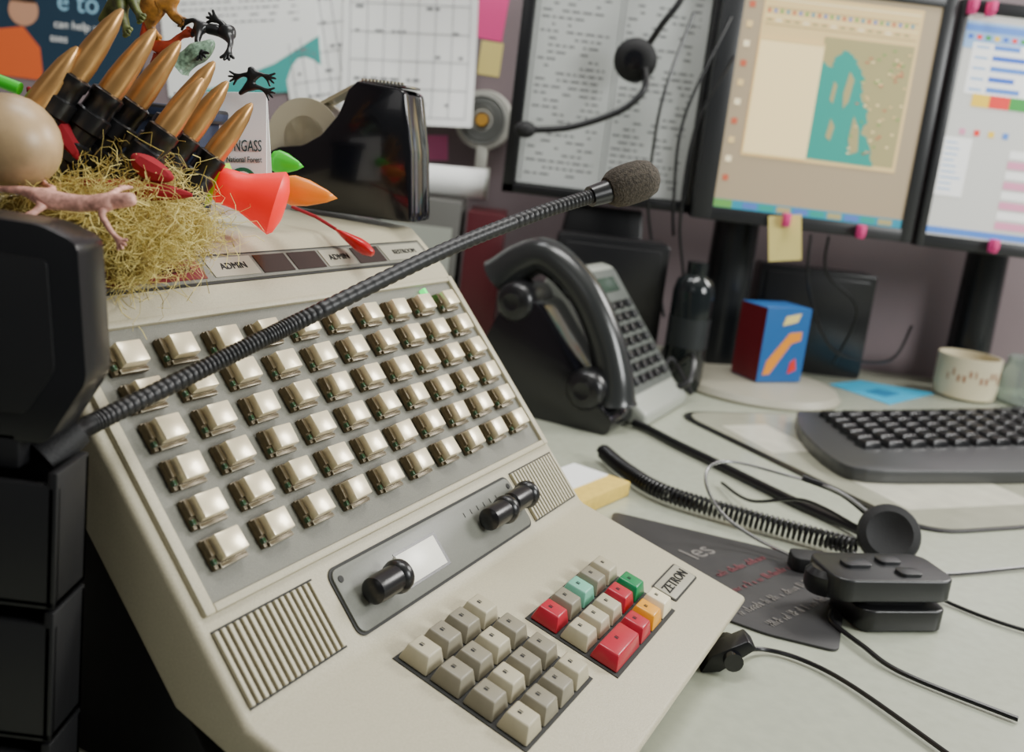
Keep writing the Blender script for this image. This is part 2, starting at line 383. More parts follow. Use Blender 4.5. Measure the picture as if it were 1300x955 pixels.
creature('toy_lizard','pink speckled rubber toy lizard lying on the nest','toy lizard',
 [pix_at(165,250,Y),pix_at(148,252,Y),pix_at(125,254,Y),pix_at(90,256,Y),pix_at(50,248,Y),pix_at(20,238,Y),pix_at(-20,235,Y)],[.0022,.0036,.003,.0042,.0038,.0022,.001],
 [(2,[pix_at(118,270,Y-.004),pix_at(128,290,Y-.006),pix_at(138,303,Y-.008)],[.0016,.0013,.0011]),(2,[pix_at(140,240,Y+.01),pix_at(150,236,Y+.018)],[.0014,.001]),(4,[pix_at(38,262,Y-.005),pix_at(25,270,Y-.008)],[.0016,.0012]),(4,[pix_at(60,236,Y+.01),pix_at(48,230,Y+.015)],[.0014,.001])],
 mat('pink_rubber',S(222,160,144),.45,noise=.45,nscale=350))
Y=.60
mb=mat('black_rubber',(.012,.013,.014),.3)
creature('toy_gecko','black rubber toy gecko with spread fingers','toy lizard',
 [pix_at(308,45,Y),pix_at(296,48,Y),pix_at(280,44,Y),pix_at(264,40,Y),pix_at(250,52,Y)],[.003,.004,.0035,.003,.0015],
 [(1,[pix_at(300,60,Y-.01),pix_at(296,72,Y-.015)],[.0018,.0014]),(1,[pix_at(290,36,Y),pix_at(283,32,Y)],[.0018,.0013]),(3,[pix_at(258,58,Y-.01),pix_at(262,70,Y-.014)],[.0018,.0013]),(3,[pix_at(256,32,Y),pix_at(246,34,Y)],[.0016,.0012])],mb,tl=.006)
creature('toy_gecko','small black rubber toy gecko hanging over a card','toy lizard',
 [pix_at(322,88,Y),pix_at(325,100,Y),pix_at(320,112,Y),pix_at(306,122,Y)],[.002,.0026,.0026,.0012],
 [(1,[pix_at(336,98,Y),pix_at(342,101,Y)],[.0014,.001]),(1,[pix_at(314,98,Y),pix_at(306,100,Y)],[.0014,.001]),(2,[pix_at(333,114,Y),pix_at(340,118,Y)],[.0014,.001])],mb,tl=.006)
creature('toy_fish','grey-green scaled toy fish with pale belly','toy fish',
 [pix_at(232,88,.59),pix_at(242,80,.59),pix_at(256,72,.59),pix_at(270,66,.59),pix_at(280,56,.59)],[.002,.006,.0075,.005,.002],[],mat('fish_scales',S(130,160,135),.35,noise=.6,nscale=500))
creature('toy_crab','orange and red toy crab with raised claws','toy crab',
 [pix_at(226,64,.60),pix_at(212,62,.60),pix_at(198,60,.60)],[.004,.006,.003],
 [(0,[pix_at(236,52,.6),pix_at(246,48,.6)],[.002,.002]),(2,[pix_at(190,50,.6),pix_at(196,40,.6)],[.002,.002]),(1,[pix_at(214,76,.6)],[.0015]),(1,[pix_at(205,78,.6)],[.0015])],mat('orange_rubber',S(200,70,40),.4,noise=.3,nscale=200))
creature('toy_dragon','yellow and red toy dragon figure with a crest','toy dragon',
 [pix_at(240,4,.6),pix_at(224,10,.6),pix_at(206,20,.6),pix_at(196,8,.6),pix_at(190,-12,.6)],[.003,.005,.0065,.0045,.003],
 [(1,[pix_at(230,26,.6),pix_at(238,32,.6)],[.003,.002]),(2,[pix_at(200,38,.6),pix_at(206,50,.6)],[.003,.002]),(2,[pix_at(212,2,.6),pix_at(218,-12,.6)],[.003,.002])],mat('dragon_paint',S(170,115,45),.45,noise=.8,nscale=160))
creature('toy_dinosaur','green-brown rubber toy dinosaur perched above the bullets','toy dinosaur',
 [pix_at(192,-12,.56),pix_at(180,-4,.56),pix_at(168,4,.56),pix_at(152,22,.56),pix_at(138,34,.56)],[.003,.005,.006,.004,.002],
 [(1,[pix_at(184,16,.55),pix_at(190,28,.54)],[.0025,.0018]),(2,[pix_at(168,26,.55),pix_at(172,44,.53)],[.003,.002])],mat('dino_paint',S(85,92,40),.5,noise=.8,nscale=160))
b=B();b.box(-.245,-.19,.575,.62,.241,.300,0,.003);b.box(-.25,-.185,.57,.625,.296,.304,1,.002);solid(b,'storage_box','dark blue lidded cardboard box behind the toys','box',[mat('dark_blue_card',S(28,42,70),.6),mat('black_lid',S(20,20,24),.5)],(-.245,.59,.241))
card=thing('greeting_card','white folded card printed with a green forest emblem','card',(-.182,.60,.242))
b=B();MC=Matrix.Translation((-.182,.60,.243))@Matrix.Rotation(math.radians(-6),4,'Y')@Matrix.Rotation(math.radians(-8),4,'X')
b.box(-.030,.026,0,.001,0,.073,0,0,MC);b.box(-.030,.026,.018,.019,0,.071,0,0,MC@Matrix.Rotation(math.radians(14),4,'X'))
TM=Matrix.Rotation(math.radians(90),4,'X')
b.text('TONGASS',.0098,MC@Matrix.Translation((.0235,-.0008,.041))@TM,1,align='RIGHT',sx=.56);b.text('National Forest',.0050,MC@Matrix.Translation((.0235,-.0008,.033))@TM,1,align='RIGHT',sx=.68)
b.lathe([(.0085,0),(.0085,.0006)],MC@V((.012,-.0002,.020)),(0,-1,0),2,24);b.lathe([(.0062,0),(.0062,.0009)],MC@V((.012,-.0002,.020)),(0,-1,0),0,24)
b.quad([(.007,-.0013,.016),(.017,-.0013,.016),(.012,-.0013,.0255)],2,MC)
part(b,'card_sheet',card,[mat('bright_card',S(252,252,250),.6,emit=.04),mat('green_black_ink',S(18,58,60),.6),mat('forest_green',S(40,120,90),.6)],True)
M_fr=mat('glowing_red',S(255,26,24),.4,emit=.45);M_fg=mat('glowing_green',S(60,200,45),.35,emit=.12);M_fo=mat('glowing_orange',S(246,140,25),.35,emit=.1)  # self-glow added to keep these toy colours vivid
b=B();c=pix_at(276,234,.56)
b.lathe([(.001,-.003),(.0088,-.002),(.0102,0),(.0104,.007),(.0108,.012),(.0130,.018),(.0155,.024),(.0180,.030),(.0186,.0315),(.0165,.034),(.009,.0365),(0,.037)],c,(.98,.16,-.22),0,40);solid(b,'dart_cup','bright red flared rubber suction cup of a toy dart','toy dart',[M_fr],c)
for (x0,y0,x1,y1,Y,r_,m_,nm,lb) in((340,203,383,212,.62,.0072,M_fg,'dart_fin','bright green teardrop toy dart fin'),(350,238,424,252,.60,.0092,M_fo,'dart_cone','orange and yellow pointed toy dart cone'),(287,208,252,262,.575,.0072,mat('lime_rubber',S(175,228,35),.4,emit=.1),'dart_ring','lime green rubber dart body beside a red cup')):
    A=pix_at(x0,y0,Y);C=pix_at(x1,y1,Y-.004);L=(C-A).length;b=B()
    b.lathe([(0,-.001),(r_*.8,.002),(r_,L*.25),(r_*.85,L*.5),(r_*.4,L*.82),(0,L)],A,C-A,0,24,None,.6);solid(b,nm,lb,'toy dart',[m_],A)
sp=thing('spoon_lure','bright red teardrop spoon on a thin stem','fishing lure',pix_at(365,262,.64))
b=B();b.tube([pix_at(365,262,.645),pix_at(395,275,.642),pix_at(420,291,.64)],.0011,0,8);part(b,'stem',sp,[M_red],True)
A=pix_at(416,289,.64);C=pix_at(468,324,.635);L=(C-A).length;b=B();b.lathe([(0,0),(.004,L*.25),(.0078,L*.62),(.0075,L*.8),(.004,L*.96),(0,L)],A,C-A,0,24,None,.55);part(b,'spoon_blade',sp,[mat('lure_red',S(200,12,28),.3)],True)
b=B();A=pix_at(0,100,.47);b.tube([A,pix_at(30,112,.47)],.003,0,10);solid(b,'highlighter_pen','green highlighter pen lying in the nest','pen',[M_fg],A)
# tape dispenser
td=thing('tape_dispenser','black desktop tape dispenser with pale tape roll','tape dispenser',(-.0975,.715,.2405),math.radians(-12))
b=B()
DPr=[(.016,0),(.016,.006),(.011,.050),(.0025,.090),(-.002,.0925),(-.034,.0945),(-.040,.088),(-.046,.070),(-.058,.054),(-.072,.045),(-.090,.042),(-.100,.036),(-.100,.016),(-.090,.003),(-.07,0)]
b.prism(DPr,0,.010,'y',0,.002);b.prism(DPr,.034,.044,'y',0,.002)
b.prism([(.016,0),(.016,.006),(.011,.050),(.0025,.089),(-.034,.092),(-.043,.07),(-.056,.03),(-.09,.008),(-.08,0)],.008,.036,'y',0,.001);part(b,'body',td,[M_blackg])
b=B();b.lathe([(.016,0),(.029,0),(.029,.022),(.016,.022),(.016,0)],(-.076,.011,.050),(0,1,0),0,40);part(b,'tape_roll',td,[mat('tape_plastic',S(222,214,190),.3)])
b=B();b.prism([(-.066,.077),(-.036,.0955),(-.034,.094),(-.064,.075)],.012,.032,'y',0);part(b,'tape_strip',td,[mat('tape_film',S(212,202,172),.3)])
b=B();b.box(-.032,.001,.006,.038,.0935,.0955,0,.0004)
for i in range(12): b.box(-.032+i*.0027,-.0307+i*.0027,.004,.007,.094,.0968,0)
part(b,'cutter_blade',td,[M_chrome])
# ------------------------------------------------------------------ wall papers
def sheet(name,label,cat,x0,z0,x1,z1,Y,rot,draw,mats,curl=0.):
    cx,cz=(x0+x1)/2,(z0+z1)/2
    b=B();w,h=(x1-x0)/2,(z1-z0)/2
    if curl:
        n=14
        for i in range(n):
            for j in range(n): b.rect(-w+2*w*i/n,-h+2*h*j/n,-w+2*w*(i+1)/n,-h+2*h*(j+1)/n,0,0)
    else: b.box(-w,w,-.0004,.0004,-h,h,0)
    draw(b,w,h)
    if curl:
        for v in b.bm.verts:
            t=max(0,(-v.co.z/h+.15))/1.15;s_=(v.co.x/w)*.5+.5
            v.co.y-=curl*(t**2)*(.35+.65*s_)+.004*math.sin(v.co.x*30)**2*t
        bmesh.ops.remove_doubles(b.bm,verts=b.bm.verts,dist=.00002)
    o=b.make(name,mats);o.location=(cx,Y,cz);o.rotation_euler=(0,math.radians(rot),0);meta(o,label,cat);return o
def lines(b,x0,x1,z0,z1,n,m=1,th=.35,gap=.15,y=-.0008):
    st=(z1-z0)/n
    for i in range(n):
        x=x0
        while x<x1:
            w_=random.uniform(.004,.014)
            if random.random()>gap: b.rect(x,z0+i*st,min(x+w_,x1),z0+i*st+st*th,y,m)
            x+=w_+.0035
M_teal=mat('teal_print',S(60,160,155),.7);M_pblue=mat('poster_blue',S(24,52,72),.6)
def d1(b,w,h):
    M1=Matrix.Rotation(math.radians(90),4,'X')
    b.text('e to I',.046,Matrix.Translation((.098,-.001,-.014))@M1,5,align='CENTER',sx=.9);b.text('can help you',.0175,Matrix.Translation((.094,-.001,-.050))@M1,1);b.text('sses',.0175,Matrix.Translation((.058,-.001,-.072))@M1,1)
    b.prism([(-.08,-h),(.035,-h),(.028,-.09),(.0,-.06),(-.05,-.07)],-.0012,-.0008,'y',4);b.lathe([(.024,0),(.024,.0003)],(.0,-.0007,-.035),(0,-1,0),3,24);b.prism([(-.02,-.022),(.02,-.022),(.014,-.006),(-.014,-.006)],-.0018,-.0013,'y',2)
sheet('wall_poster','dark blue printed poster with white lettering and child in orange','poster',-1.03,.31,-.64,.59,1.6396,0,d1,[M_pblue,M_white,mat('poster_dark',S(50,34,26),.6),mat('print_skin',S(200,150,120),.6),mat('print_orange',S(225,100,45),.6),mat('poster_light_blue',S(150,200,225),.6)])
def d2(b,w,h):
    b.prism([(-w,-h),(w,-h),(w,-h+.085),(w*.4,-h+.045),(-w*.4,-h+.012)],-.001,-.0006,'y',2);lines(b,-w+.02,w-.03,-h+.11,h-.03,15,1,.22,.2)
sheet('printed_sheet','white printed letter with a teal wave at its foot','paper',-.62,.325,-.37,.62,1.6378,-9,d2,[M_white,M_ink,M_teal])
def grid(b,w,h,nx,nz,m=1):
    n=14
    for i in range(nx+1):
        x=-w+.012+(2*w-.024)*i/nx
        for j in range(n): b.rect(x-.0005,-h+.012+(2*h-.032)*j/n,x+.0005,-h+.012+(2*h-.032)*(j+1)/n,-.0008,m)
    for i in range(nz+1):
        z=-h+.012+(2*h-.032)*i/nz
        for j in range(n): b.rect(-w+.012+(2*w-.024)*j/n,z-.0005,-w+.012+(2*w-.024)*(j+1)/n,z+.0005,-.0008,m)
def d3(b,w,h): grid(b,w,h,7,6);lines(b,-w+.02,w-.02,-h+.03,h-.04,6,1,.12,.6)
sheet('calendar_sheet','white calendar page with a ruled grid','calendar',-.43,.31,-.27,.60,1.6396,-14,d3,[M_white,M_ink],.012)
sheet('calendar_sheet','white calendar page with a grid, pinned in front','calendar',-.325,.308,-.112,.60,1.6370,-4,d3,[M_white,M_ink],.05)
M_pink=mat('pink_paper',S(232,70,140),.7);M_pale=mat('yellow_note_paper',S(222,205,125),.7)
nd=lambda b,w,h:None
sheet('sticky_note','bright pink sticky note on the wall','sticky note',-.121,.455,-.070,.53,1.6396,4,nd,[M_pink])
sheet('sticky_note','pale pink sticky note below the calendar','sticky note',-.190,.257,-.140,.297,1.6398,-6,nd,[mat('pale_pink_paper',S(220,110,160),.7)])
sheet('sticky_note','yellowed note strip beside the calendar','sticky note',-.105,.40,-.07,.452,1.6396,2,nd,[M_pale])
rl=thing('hanging_tape_reel','pale grey tape reel hanging on the wall','tape reel',(-.085,1.62,.26))
for z,r_ in((.330,.046),):
    b=B();b.lathe([(.010,0),(r_,0),(r_+.001,.004),(r_,.022),(.014,.024),(.012,.018)],(-.084,1.639,z),(-.2,-1,0),0,40)
    for f_ in(.45,.6,.78): b.lathe([(r_*f_,.0238),(r_*(f_+.03),.0252),(r_*(f_+.06),.0238)],(-.084,1.639,z),(-.2,-1,0),1,40)
    b.cyl((-.084,1.639,z),(-.089,1.611,z),.010,.010,2,20);b.box(-.093,-.075,1.615,1.639,.235,.29,0,.003);part(b,'reel',rl,[mat('reel_pale',S(186,186,176),.45),mat('reel_grey',S(130,132,128),.5),mat('reel_hub',S(200,150,60),.5)],True)
b=B();b.cyl((-.20,1.50,.232),(-.066,1.50,.236),.022,.022,0,32);b.cyl((-.067,1.50,.236),(-.063,1.50,.236),.024,.024,1,32);solid(b,'paper_tube','white cardboard mailing tube lying on a box','tube',[M_white,M_silver],(-.13,1.50,.21))
b=B();b.box(-.22,-.095,1.44,1.58,0,.209,0,.003);b.box(-.21,-.105,1.438,1.441,.03,.17,1);solid(b,'filing_box','grey filing box standing on the desk','box',[mat('grey_card',S(90,89,85),.6),M_silver],(-.16,1.5,0))
b=B();b.box(-.085,-.03,1.44,1.56,0,.198,0,.002);b.box(-.083,-.032,1.443,1.557,.003,.196,0);solid(b,'binder','dark red binder standing upright','binder',[mat('dark_red_cover',S(78,22,30),.4),M_white],(-.06,1.5,0))
# ------------------------------------------------------------------ document screen with taped sheets
dm=thing('document_display','black framed panel with printed sheets taped to it','monitor',(.10,1.50,0))
b=B();x0,x1,z0,z1=-.041,.238,.231,.575
for q in((x0,x1,z0,z0+.014),(x0,x1,z1-.014,z1),(x0,x0+.018,z0,z1),(x1-.014,x1,z0,z1)): b.box(q[0],q[1],1.445,1.475,q[2],q[3],0,.002)
b.box(x0+.01,x1-.01,1.462,1.48,z0+.01,z1-.01,0);part(b,'frame',dm,[M_black],True)
for (a0,a1,n) in((-.022,.097,30),(.098,.222,30)):
    b=B();b.box(a0,a1,1.4605,1.4613,z0+.016,z1-.016,0);lines(b,a0+.010,a1-.012,z0+.03,z1-.03,n,1,.3,.4,1.4602)
    b.rect(a0+.004,z0+.02,a0+.0055,z1-.02,1.4602,1);part(b,'taped_sheet',dm,[mat('aged_sheet',S(184,187,184),.7),mat('faint_ink',S(112,113,114),.8)],True)
b=B();b.prism([(.03,0),(.19,0),(.17,.225),(.06,.225)],1.483,1.53,'y',0,.004);b.box(0,.2,1.44,1.58,0,.015,0,.004);part(b,'stand',dm,[M_black],True)
b=B()
b.prism(rrect(.045,.016,.200,.19,.008),1.36,1.41,'y',0,.004);b.prism(rrect(.055,.03,.190,.18,.006),1.357,1.361,'y',1,.001)
solid(b,'desktop_speaker','black desktop speaker standing behind the telephone','speaker',[M_black,M_blackm],(.13,1.385,.0155))
# ------------------------------------------------------------------ monitors
def E(c,s=.55): return mat('screen_colour',S(*c),.35,emit=s)
def monitor(label,x0,x1,z0,z1,sx0,sx1,sz0,sz1,pal,draw,colx,coly,colr,basec):
    o=thing('computer_monitor',label,'monitor',(colx,coly,0))
    b=B();yf=1.418
    b.box(x0,sx0,yf,yf+.03,z0,z1,0,.002);b.box(sx1,x1,yf,yf+.03,z0,z1,0,.002);b.box(sx0-.002,sx1+.002,yf,yf+.03,z0,sz0,0,.002);b.box(sx0-.002,sx1+.002,yf,yf+.03,sz1,z1,0,.002)
    b.prism([(x0+.01,z0+.01),(x1-.01,z0+.01),(x1-.01,z1-.01),(x0+.01,z1-.01)],yf+.028,yf+.055,'y',0,.008);part(b,'bezel',o,[M_char],True)
    b=B();b.box(sx0-.001,sx1+.001,yf+.004,yf+.01,sz0-.001,sz1+.001,0);draw(b,yf+.0032);part(b,'screen',o,pal,True)
    b=B();b.cyl((colx,coly,.008),(colx,coly,.30),colr,colr*.88,0,32);b.box(colx-.03,colx+.03,1.46,coly,.25,.36,0,.004);part(b,'stand_column',o,[mat('stand_charcoal',(.025,.027,.029),.25,metal=.4)],True)
    b=B();b.lathe([(basec[2],0),(basec[2]+.002,.004),(basec[2]-.004,.012),(basec[2]*.55,.018),(0,.019)],(basec[0],basec[1],0),(0,0,1),0,56);part(b,'stand_base',o,[mat('grey_stand_base',S(158,154,138),.4)],True)
    return o
pal=[E((162,146,120),.6),E((216,188,132),.65),E((240,216,160),.72),E((45,145,132),.6),E((165,155,110),.5),E((50,140,165),.5),E((195,100,75),.4),E((105,165,85),.4),E((90,120,190),.4),E((240,225,185),.65)]
def dr1(b,y):
    b.rect(.2595,.247,.5255,.259,y,5);b.rect(.2595,.2475,.285,.2585,y-.0003,7)
    for i in range(9): b.rect(.30+i*.024,.249,.32+i*.024,.257,y-.0003,[8,3,4][i%3])
    for i in range(10): b.rect(.266,.285+i*.026,.274,.293+i*.026,y-.0002,[6,9,1][i%3])
    b.rect(.286,.322,.502,.540,y-.0002,1)
    for i in range(4): b.rect(.290,.532-i*.011,.498,.5335-i*.011,y-.0004,[9,4,2,4][i])
    for i in range(24): b.rect(.292+i*.0085,.515,.296+i*.0085,.520,y-.0005,[6,8,7,5][i%4])
    for i in range(16): b.rect(.292+i*.0125,.504,.300+i*.0125,.507,y-.0005,[4,9,4][i%3])
    b.rect(.374,.328,.498,.492,y-.0004,4)
    cst=[(.470,.328),(.462,.352),(.448,.372),(.452,.398),(.438,.415),(.436,.445),(.424,.462),(.41,.478),(.396,.470),(.390,.452),(.374,.46)]
    pts=[(.374,.328)]
    for (ax,az),(bx,bz) in zip(cst,cst[1:]):
        for k in range(6):
            t=k/6;pts.append((ax+(bx-ax)*t+random.uniform(-.0028,.0028),az+(bz-az)*t+random.uniform(-.002,.002)))
    pts.append(cst[-1]);b.prism(pts,y-.0010,y-.0006,'y',3)
    for q in([(.436,.34),(.446,.345),(.442,.375),(.432,.392),(.430,.36)],[(.415,.40),(.421,.41),(.424,.44),(.416,.45),(.412,.42)],[(.398,.36),(.405,.355),(.408,.375),(.401,.385)],[(.395,.41),(.400,.405),(.402,.43),(.397,.435)]): b.prism(q,y-.0014,y-.0011,'y',4)
    for i in range(60):
        cx=random.uniform(.43,.492);cz=random.uniform(.34,.487);b.rect(cx,cz,cx+.004,cz+.002,y-.0016,[6,7,2,1][i%4])
    b.rect(.288,.326,.376,.482,y-.0018,2)
    b.rect(.288,.478,.376,.482,y-.0020,1)
monitor('black flat monitor showing a beige and teal map window',.230,.543,.228,.566,.259,.526,.247,.547,pal,dr1,.31,1.485,.036,(.352,1.385,.115))
pal2=[E((200,200,194),.6),E((80,130,210),.5),E((50,100,200),.5),E((230,50,40),.5),E((240,200,50),.5),E((50,150,60),.5),E((235,235,232),.68),E((222,145,175),.5),E((240,220,120),.5),E((140,178,222),.5)]
def dr2(b,y):
    b.rect(.5615,.500,.80,.535,y-.0002,9);b.rect(.5615,.522,.80,.531,y-.0004,1)
    for i in range(14): b.rect(.566+i*.012,.512,.573+i*.012,.518,y-.0005,[2,3,5,4][i%4])
    b.rect(.575,.44,.80,.508,y-.0003,6)
    for i in range(5):
        b.rect(.604,.500-i*.014,.640+.01*(i%3),.507-i*.014,y-.0005,1+i%2);b.rect(.580,.501-i*.014,.598,.504-i*.014,y-.0005,9)
    b.rect(.588,.424,.612,.441,y-.0005,4);b.rect(.612,.424,.64,.441,y-.0006,3);b.rect(.64,.424,.72,.441,y-.0006,5)
    for i in range(4): b.rect(.58+.02*i,.385,.588+.02*i,.393,y-.0005,[7,3,4,1][i])
    b.rect(.562,.30,.60,.38,y-.0004,6)
    for i in range(9): b.rect(.565,.372-i*.008,.565+random.uniform(.012,.03),.374-i*.008,y-.0006,9)
    for i in range(8): b.rect(.655,.262+i*.014,.78,.272+i*.014,y-.0005,[7,6][i%2])
    b.rect(.5615,.247,.80,.256,y-.0005,1)
monitor('black flat monitor showing forms with coloured bars',.550,.86,.226,.562,.5615,.848,.244,.545,pal2,dr2,.735,1.595,.034,(.735,1.585,.036))
sheet('sticky_note','pale yellow note pinned under the monitor','sticky note',.342,.183,.388,.247,1.4135,-10,nd,[M_pale])
for x,z in((.362,.240),(.468,.236),(.655,.238),(.560,.550),(.585,.550)):
    b=B();b.box(x-.005,x+.005,1.405,1.4185,z-.009,z+.010,0,.002);b.box(x-.004,x+.004,1.400,1.4055,z-.004,z+.010,0,.001);solid(b,'binder_clip','small pink clip on the monitor edge','clip',[M_pink],(x,1.41,z),group='pink clips on the monitors')
# ------------------------------------------------------------------ objects below monitors
b=B();MB=Matrix.Translation((.340,1.340,.0195))@Matrix.Rotation(math.radians(27),4,'Z')
b.box(-.0,.078,0,.055,0,.105,0,.0008,MB);b.rect(.0,.0005,.078,.1045,-.0005,0,MB)
b.quad([(-.0004,.055,.001),(-.0004,0,.001),(-.0004,0,.104),(-.0004,.055,.104)],1,MB)
b.prism([(.008,.01),(.02,.012),(.05,.055),(.066,.06),(.066,.072),(.045,.07),(.012,.03)],-.0014,-.0006,'y',2,0,MB)
b.prism([(.03,.08),(.055,.086),(.06,.098),(.034,.093)],-.0014,-.0006,'y',3,0,MB);b.prism([(.052,.012),(.066,.018),(.062,.034),(.054,.028)],-.0014,-.0006,'y',4,0,MB)
solid(b,'snack_box','small blue box with red side and orange print','box',[mat('box_blue',S(35,95,160),.4),mat('box_red',S(100,24,32),.4),mat('box_orange',S(230,145,35),.4),M_pale,mat('box_scarlet',S(215,50,40),.4)],(.345,1.345,.0195))
b=B();b.lathe([(.026,0),(.028,.003),(.028,.135),(.024,.150),(.014,.158),(.014,.175),(.0,.176)],(.236,1.335,.0),(0,0,1),0,32);b.lathe([(.0285,.06),(.0285,.10)],(.236,1.335,0),(0,0,1),1,32);solid(b,'water_bottle','dark tinted upright bottle beside the blue box','bottle',[mat('bottle_dark',(.008,.011,.012),.14),mat('bottle_label',S(34,38,40),.4)],(.236,1.335,0))
b=B();b.prism(rrect(.37,.0,.55,.165,.006),1.54,1.59,'y',0,.004);b.prism(rrect(.38,.01,.54,.155,.004),1.537,1.541,'y',1,.001);solid(b,'desktop_speaker','black rectangular desktop speaker under the monitor','speaker',[M_black,M_blackm],(.46,1.55,0))
b=B();b.prism([(.485,1.475),(.55,1.53),(.655,1.50),(.545,1.385)],.0003,.0011,'z',0);b.prism([(.53,1.45),(.56,1.48),(.59,1.465),(.555,1.43)],.0011,.0016,'z',1);solid(b,'cyan_sheet','bright cyan paper sheet lying on the desk','paper',[mat('cyan_paper',S(40,170,210),.6),mat('cyan_dark',S(25,120,165),.6)],(.57,1.47,.0003))
mg=thing('mug','cream ceramic mug with faint brown lettering','mug',(.700,1.505,0))
b=B();b.lathe([(.036,0),(.044,.004),(.046,.02),(.046,.066),(.043,.066),(.043,.02),(.039,.008),(0,.008)],(.700,1.505,0),(0,0,1),0,40);part(b,'cup',mg,[mat('cream_ceramic',S(214,204,174),.3)],True)
b=B()
for i in range(12):
    a=math.radians(-150+i*10);w_=math.radians(random.uniform(3,7));z_=.03+random.choice((0,.008))
    b.quad([(.7+.0464*math.cos(a),1.505+.0464*math.sin(a),z_),(.7+.0464*math.cos(a+w_),1.505+.0464*math.sin(a+w_),z_),(.7+.0464*math.cos(a+w_),1.505+.0464*math.sin(a+w_),z_+.010),(.7+.0464*math.cos(a),1.505+.0464*math.sin(a),z_+.010)],0)
part(b,'printed_band',mg,[mat('band_brown',S(160,110,85),.5)],True)
b=B();b.lathe([(.036,0),(.040,.003),(.041,.05),(.034,.062),(.034,.072),(.031,.072),(.031,.062),(.037,.05),(.037,.005),(0,.005)],(.792,1.50,0),(0,0,1),0,36);solid(b,'glass_jar','small clear glass jar beside the mug','jar',[mat('clear_glass',(.75,.85,.8),.05,trans=.85)],(.792,1.50,0))
# ------------------------------------------------------------------ desk pad, keyboard
pad=[(.203,1.195),(.392,.858),(1.02,1.14),(.85,1.42)]
b=B();b.prism(rpoly(pad,.05),.0003,.0022,'z',0,.0006);c=V((sum(q[0] for q in pad)/4,sum(q[1] for q in pad)/4))
b.prism(rpoly([tuple(c+(V(q)-c)*.972) for q in pad],.045),.002,.0026,'z',1)
b.prism([(.40,.92),(.56,.99),(.52,1.08),(.36,1.01)],.0026,.0029,'z',2);b.prism([(.30,1.06),(.36,1.09),(.32,1.18),(.26,1.15)],.0026,.0029,'z',2)
solid(b,'desk_pad','clear topped desk pad with black edge and pale papers','desk pad',[M_black,mat('pad_pale',S(158,158,140),.2,noise=.08,nscale=25),mat('pad_paper',S(196,194,176),.3,noise=.1,nscale=40)],(.5,1.1,.0003))
kb=thing('computer_keyboard','black ergonomic computer keyboard with grey palm rest','keyboard',(.55,1.15,.003))
outl=smooth([(.363,1.207,0),(.346,1.12,0),(.352,1.02,0),(.380,.99,0),(.48,1.020,0),(.60,1.065,0),(.80,1.15,0),(.93,1.26,0),(.93,1.43,0),(.86,1.46,0),(.747,1.405,0),(.55,1.30,0),(.40,1.225,0),(.363,1.207,0)],4)[:-1]
b=B();b.prism([(q.x,q.y) for q in outl],.003,.018,'z',0,.003);part(b,'base',kb,[mat('keyboard_grey',S(60,61,62),.36)],True)
A=V((.385,1.195));Bq=V((.84,1.415));C_=V((.395,1.06));D=V((.86,1.27))
k0=None
for r in range(6):
    for c_ in range(15):
        v=(r+.5)/6;u=(c_+.5)/15;pt=(A*(1-u)+Bq*u)*(1-v)+(C_*(1-u)+D*u)*v
        if k0 is None:
            b=B();b.frus(0,0,0,.008,.026,.0185,.020,.0145,0,.0012);k0=b.make('key',[M_black]);k=k0
        else:
            k=k0.copy();COL.objects.link(k)
        k.parent=kb;k.location=(pt.x-.55,pt.y-1.15,.015);k.rotation_euler=(0,0,math.radians(25))
# ------------------------------------------------------------------ telephone
ph=thing('desk_telephone','dark grey desk telephone with steep silver keypad face','telephone',(.115,1.060,0),math.radians(64.134))
b=B();b.prism(rpoly([(-.004,0),(-.008,.020),(.018,.036),(.060,.086),(.100,.132),(.138,.134),(.160,.08),(.165,0)],.010,4),-.004,.072,'x',0,.008,None,3);part(b,'cradle_base',ph,[M_blackg])
for cy,cz in((.128,.128),(.030,.046)):
    b=B();b.lathe([(0,-.010),(.012,-.009),(.019,-.006),(.023,0),(.024,.010),(.022,.040),(.020,.060)],(-.004,cy,cz),(1,0,0),0,32);b.lathe([(.009,-.0098),(.010,-.0105),(.012,-.0095)],(-.004,cy,cz),(1,0,0),0,32);part(b,'cradle_cup',ph,[M_black])
b=B();b.prism([(-.024,0),(-.024,.016),(-.006,.028),(.100,.160),(.118,.163),(.14,.12),(.14,0)],.062,.218,'x',0,.005,None,3);part(b,'body',ph,[M_silver])
fT=V((0,.106,.132)).normalized();fN=V((0,-.132,.106)).normalized();FM=frame((.072,-.006,.028),(1,0,0),fT,fN)
b=B();b.prism(rrect(.003,.006,.142,.166,.006),-.001,.0012,'z',0,.0004,FM);part(b,'face_plate',ph,[mat('phone_face',S(96,100,96),.35)])
for r in range(9):
    for c_ in range(5):
        if r>6 : continue
        b=B();w_=.019 if c_ in(1,2,3) else .013
        b.frus(.020+c_*.0255,.020+r*.0160,.001,.006,w_,.0115,w_-.003,.0095,0,.001,FM);part(b,'phone_key',ph,[M_black if c_ in(1,2,3) else M_char])
b=B();b.box(.02,.12,.135,.155,.0008,.003,0,.001,FM);part(b,'display',ph,[mat('lcd_dark',S(60,75,65),.2)])
b=B();b.box(.006,.016,.150,.158,.002,.006,0,.001,FM);part(b,'message_light',ph,[M_greenled])
hp=smooth([(.030,.165,.145),(.030,.140,.170),(.030,.108,.180),(.030,.062,.150),(.030,.030,.105),(.030,.012,.06),(.030,.008,.030)],8)
b=B();b.tube(hp,.020,0,20,rf=lambda i,n:.0205+.008*abs(2*i/(n-1)-1)**3);part(b,'handset',ph,[mat('handset_grey',S(44,46,46),.22)])
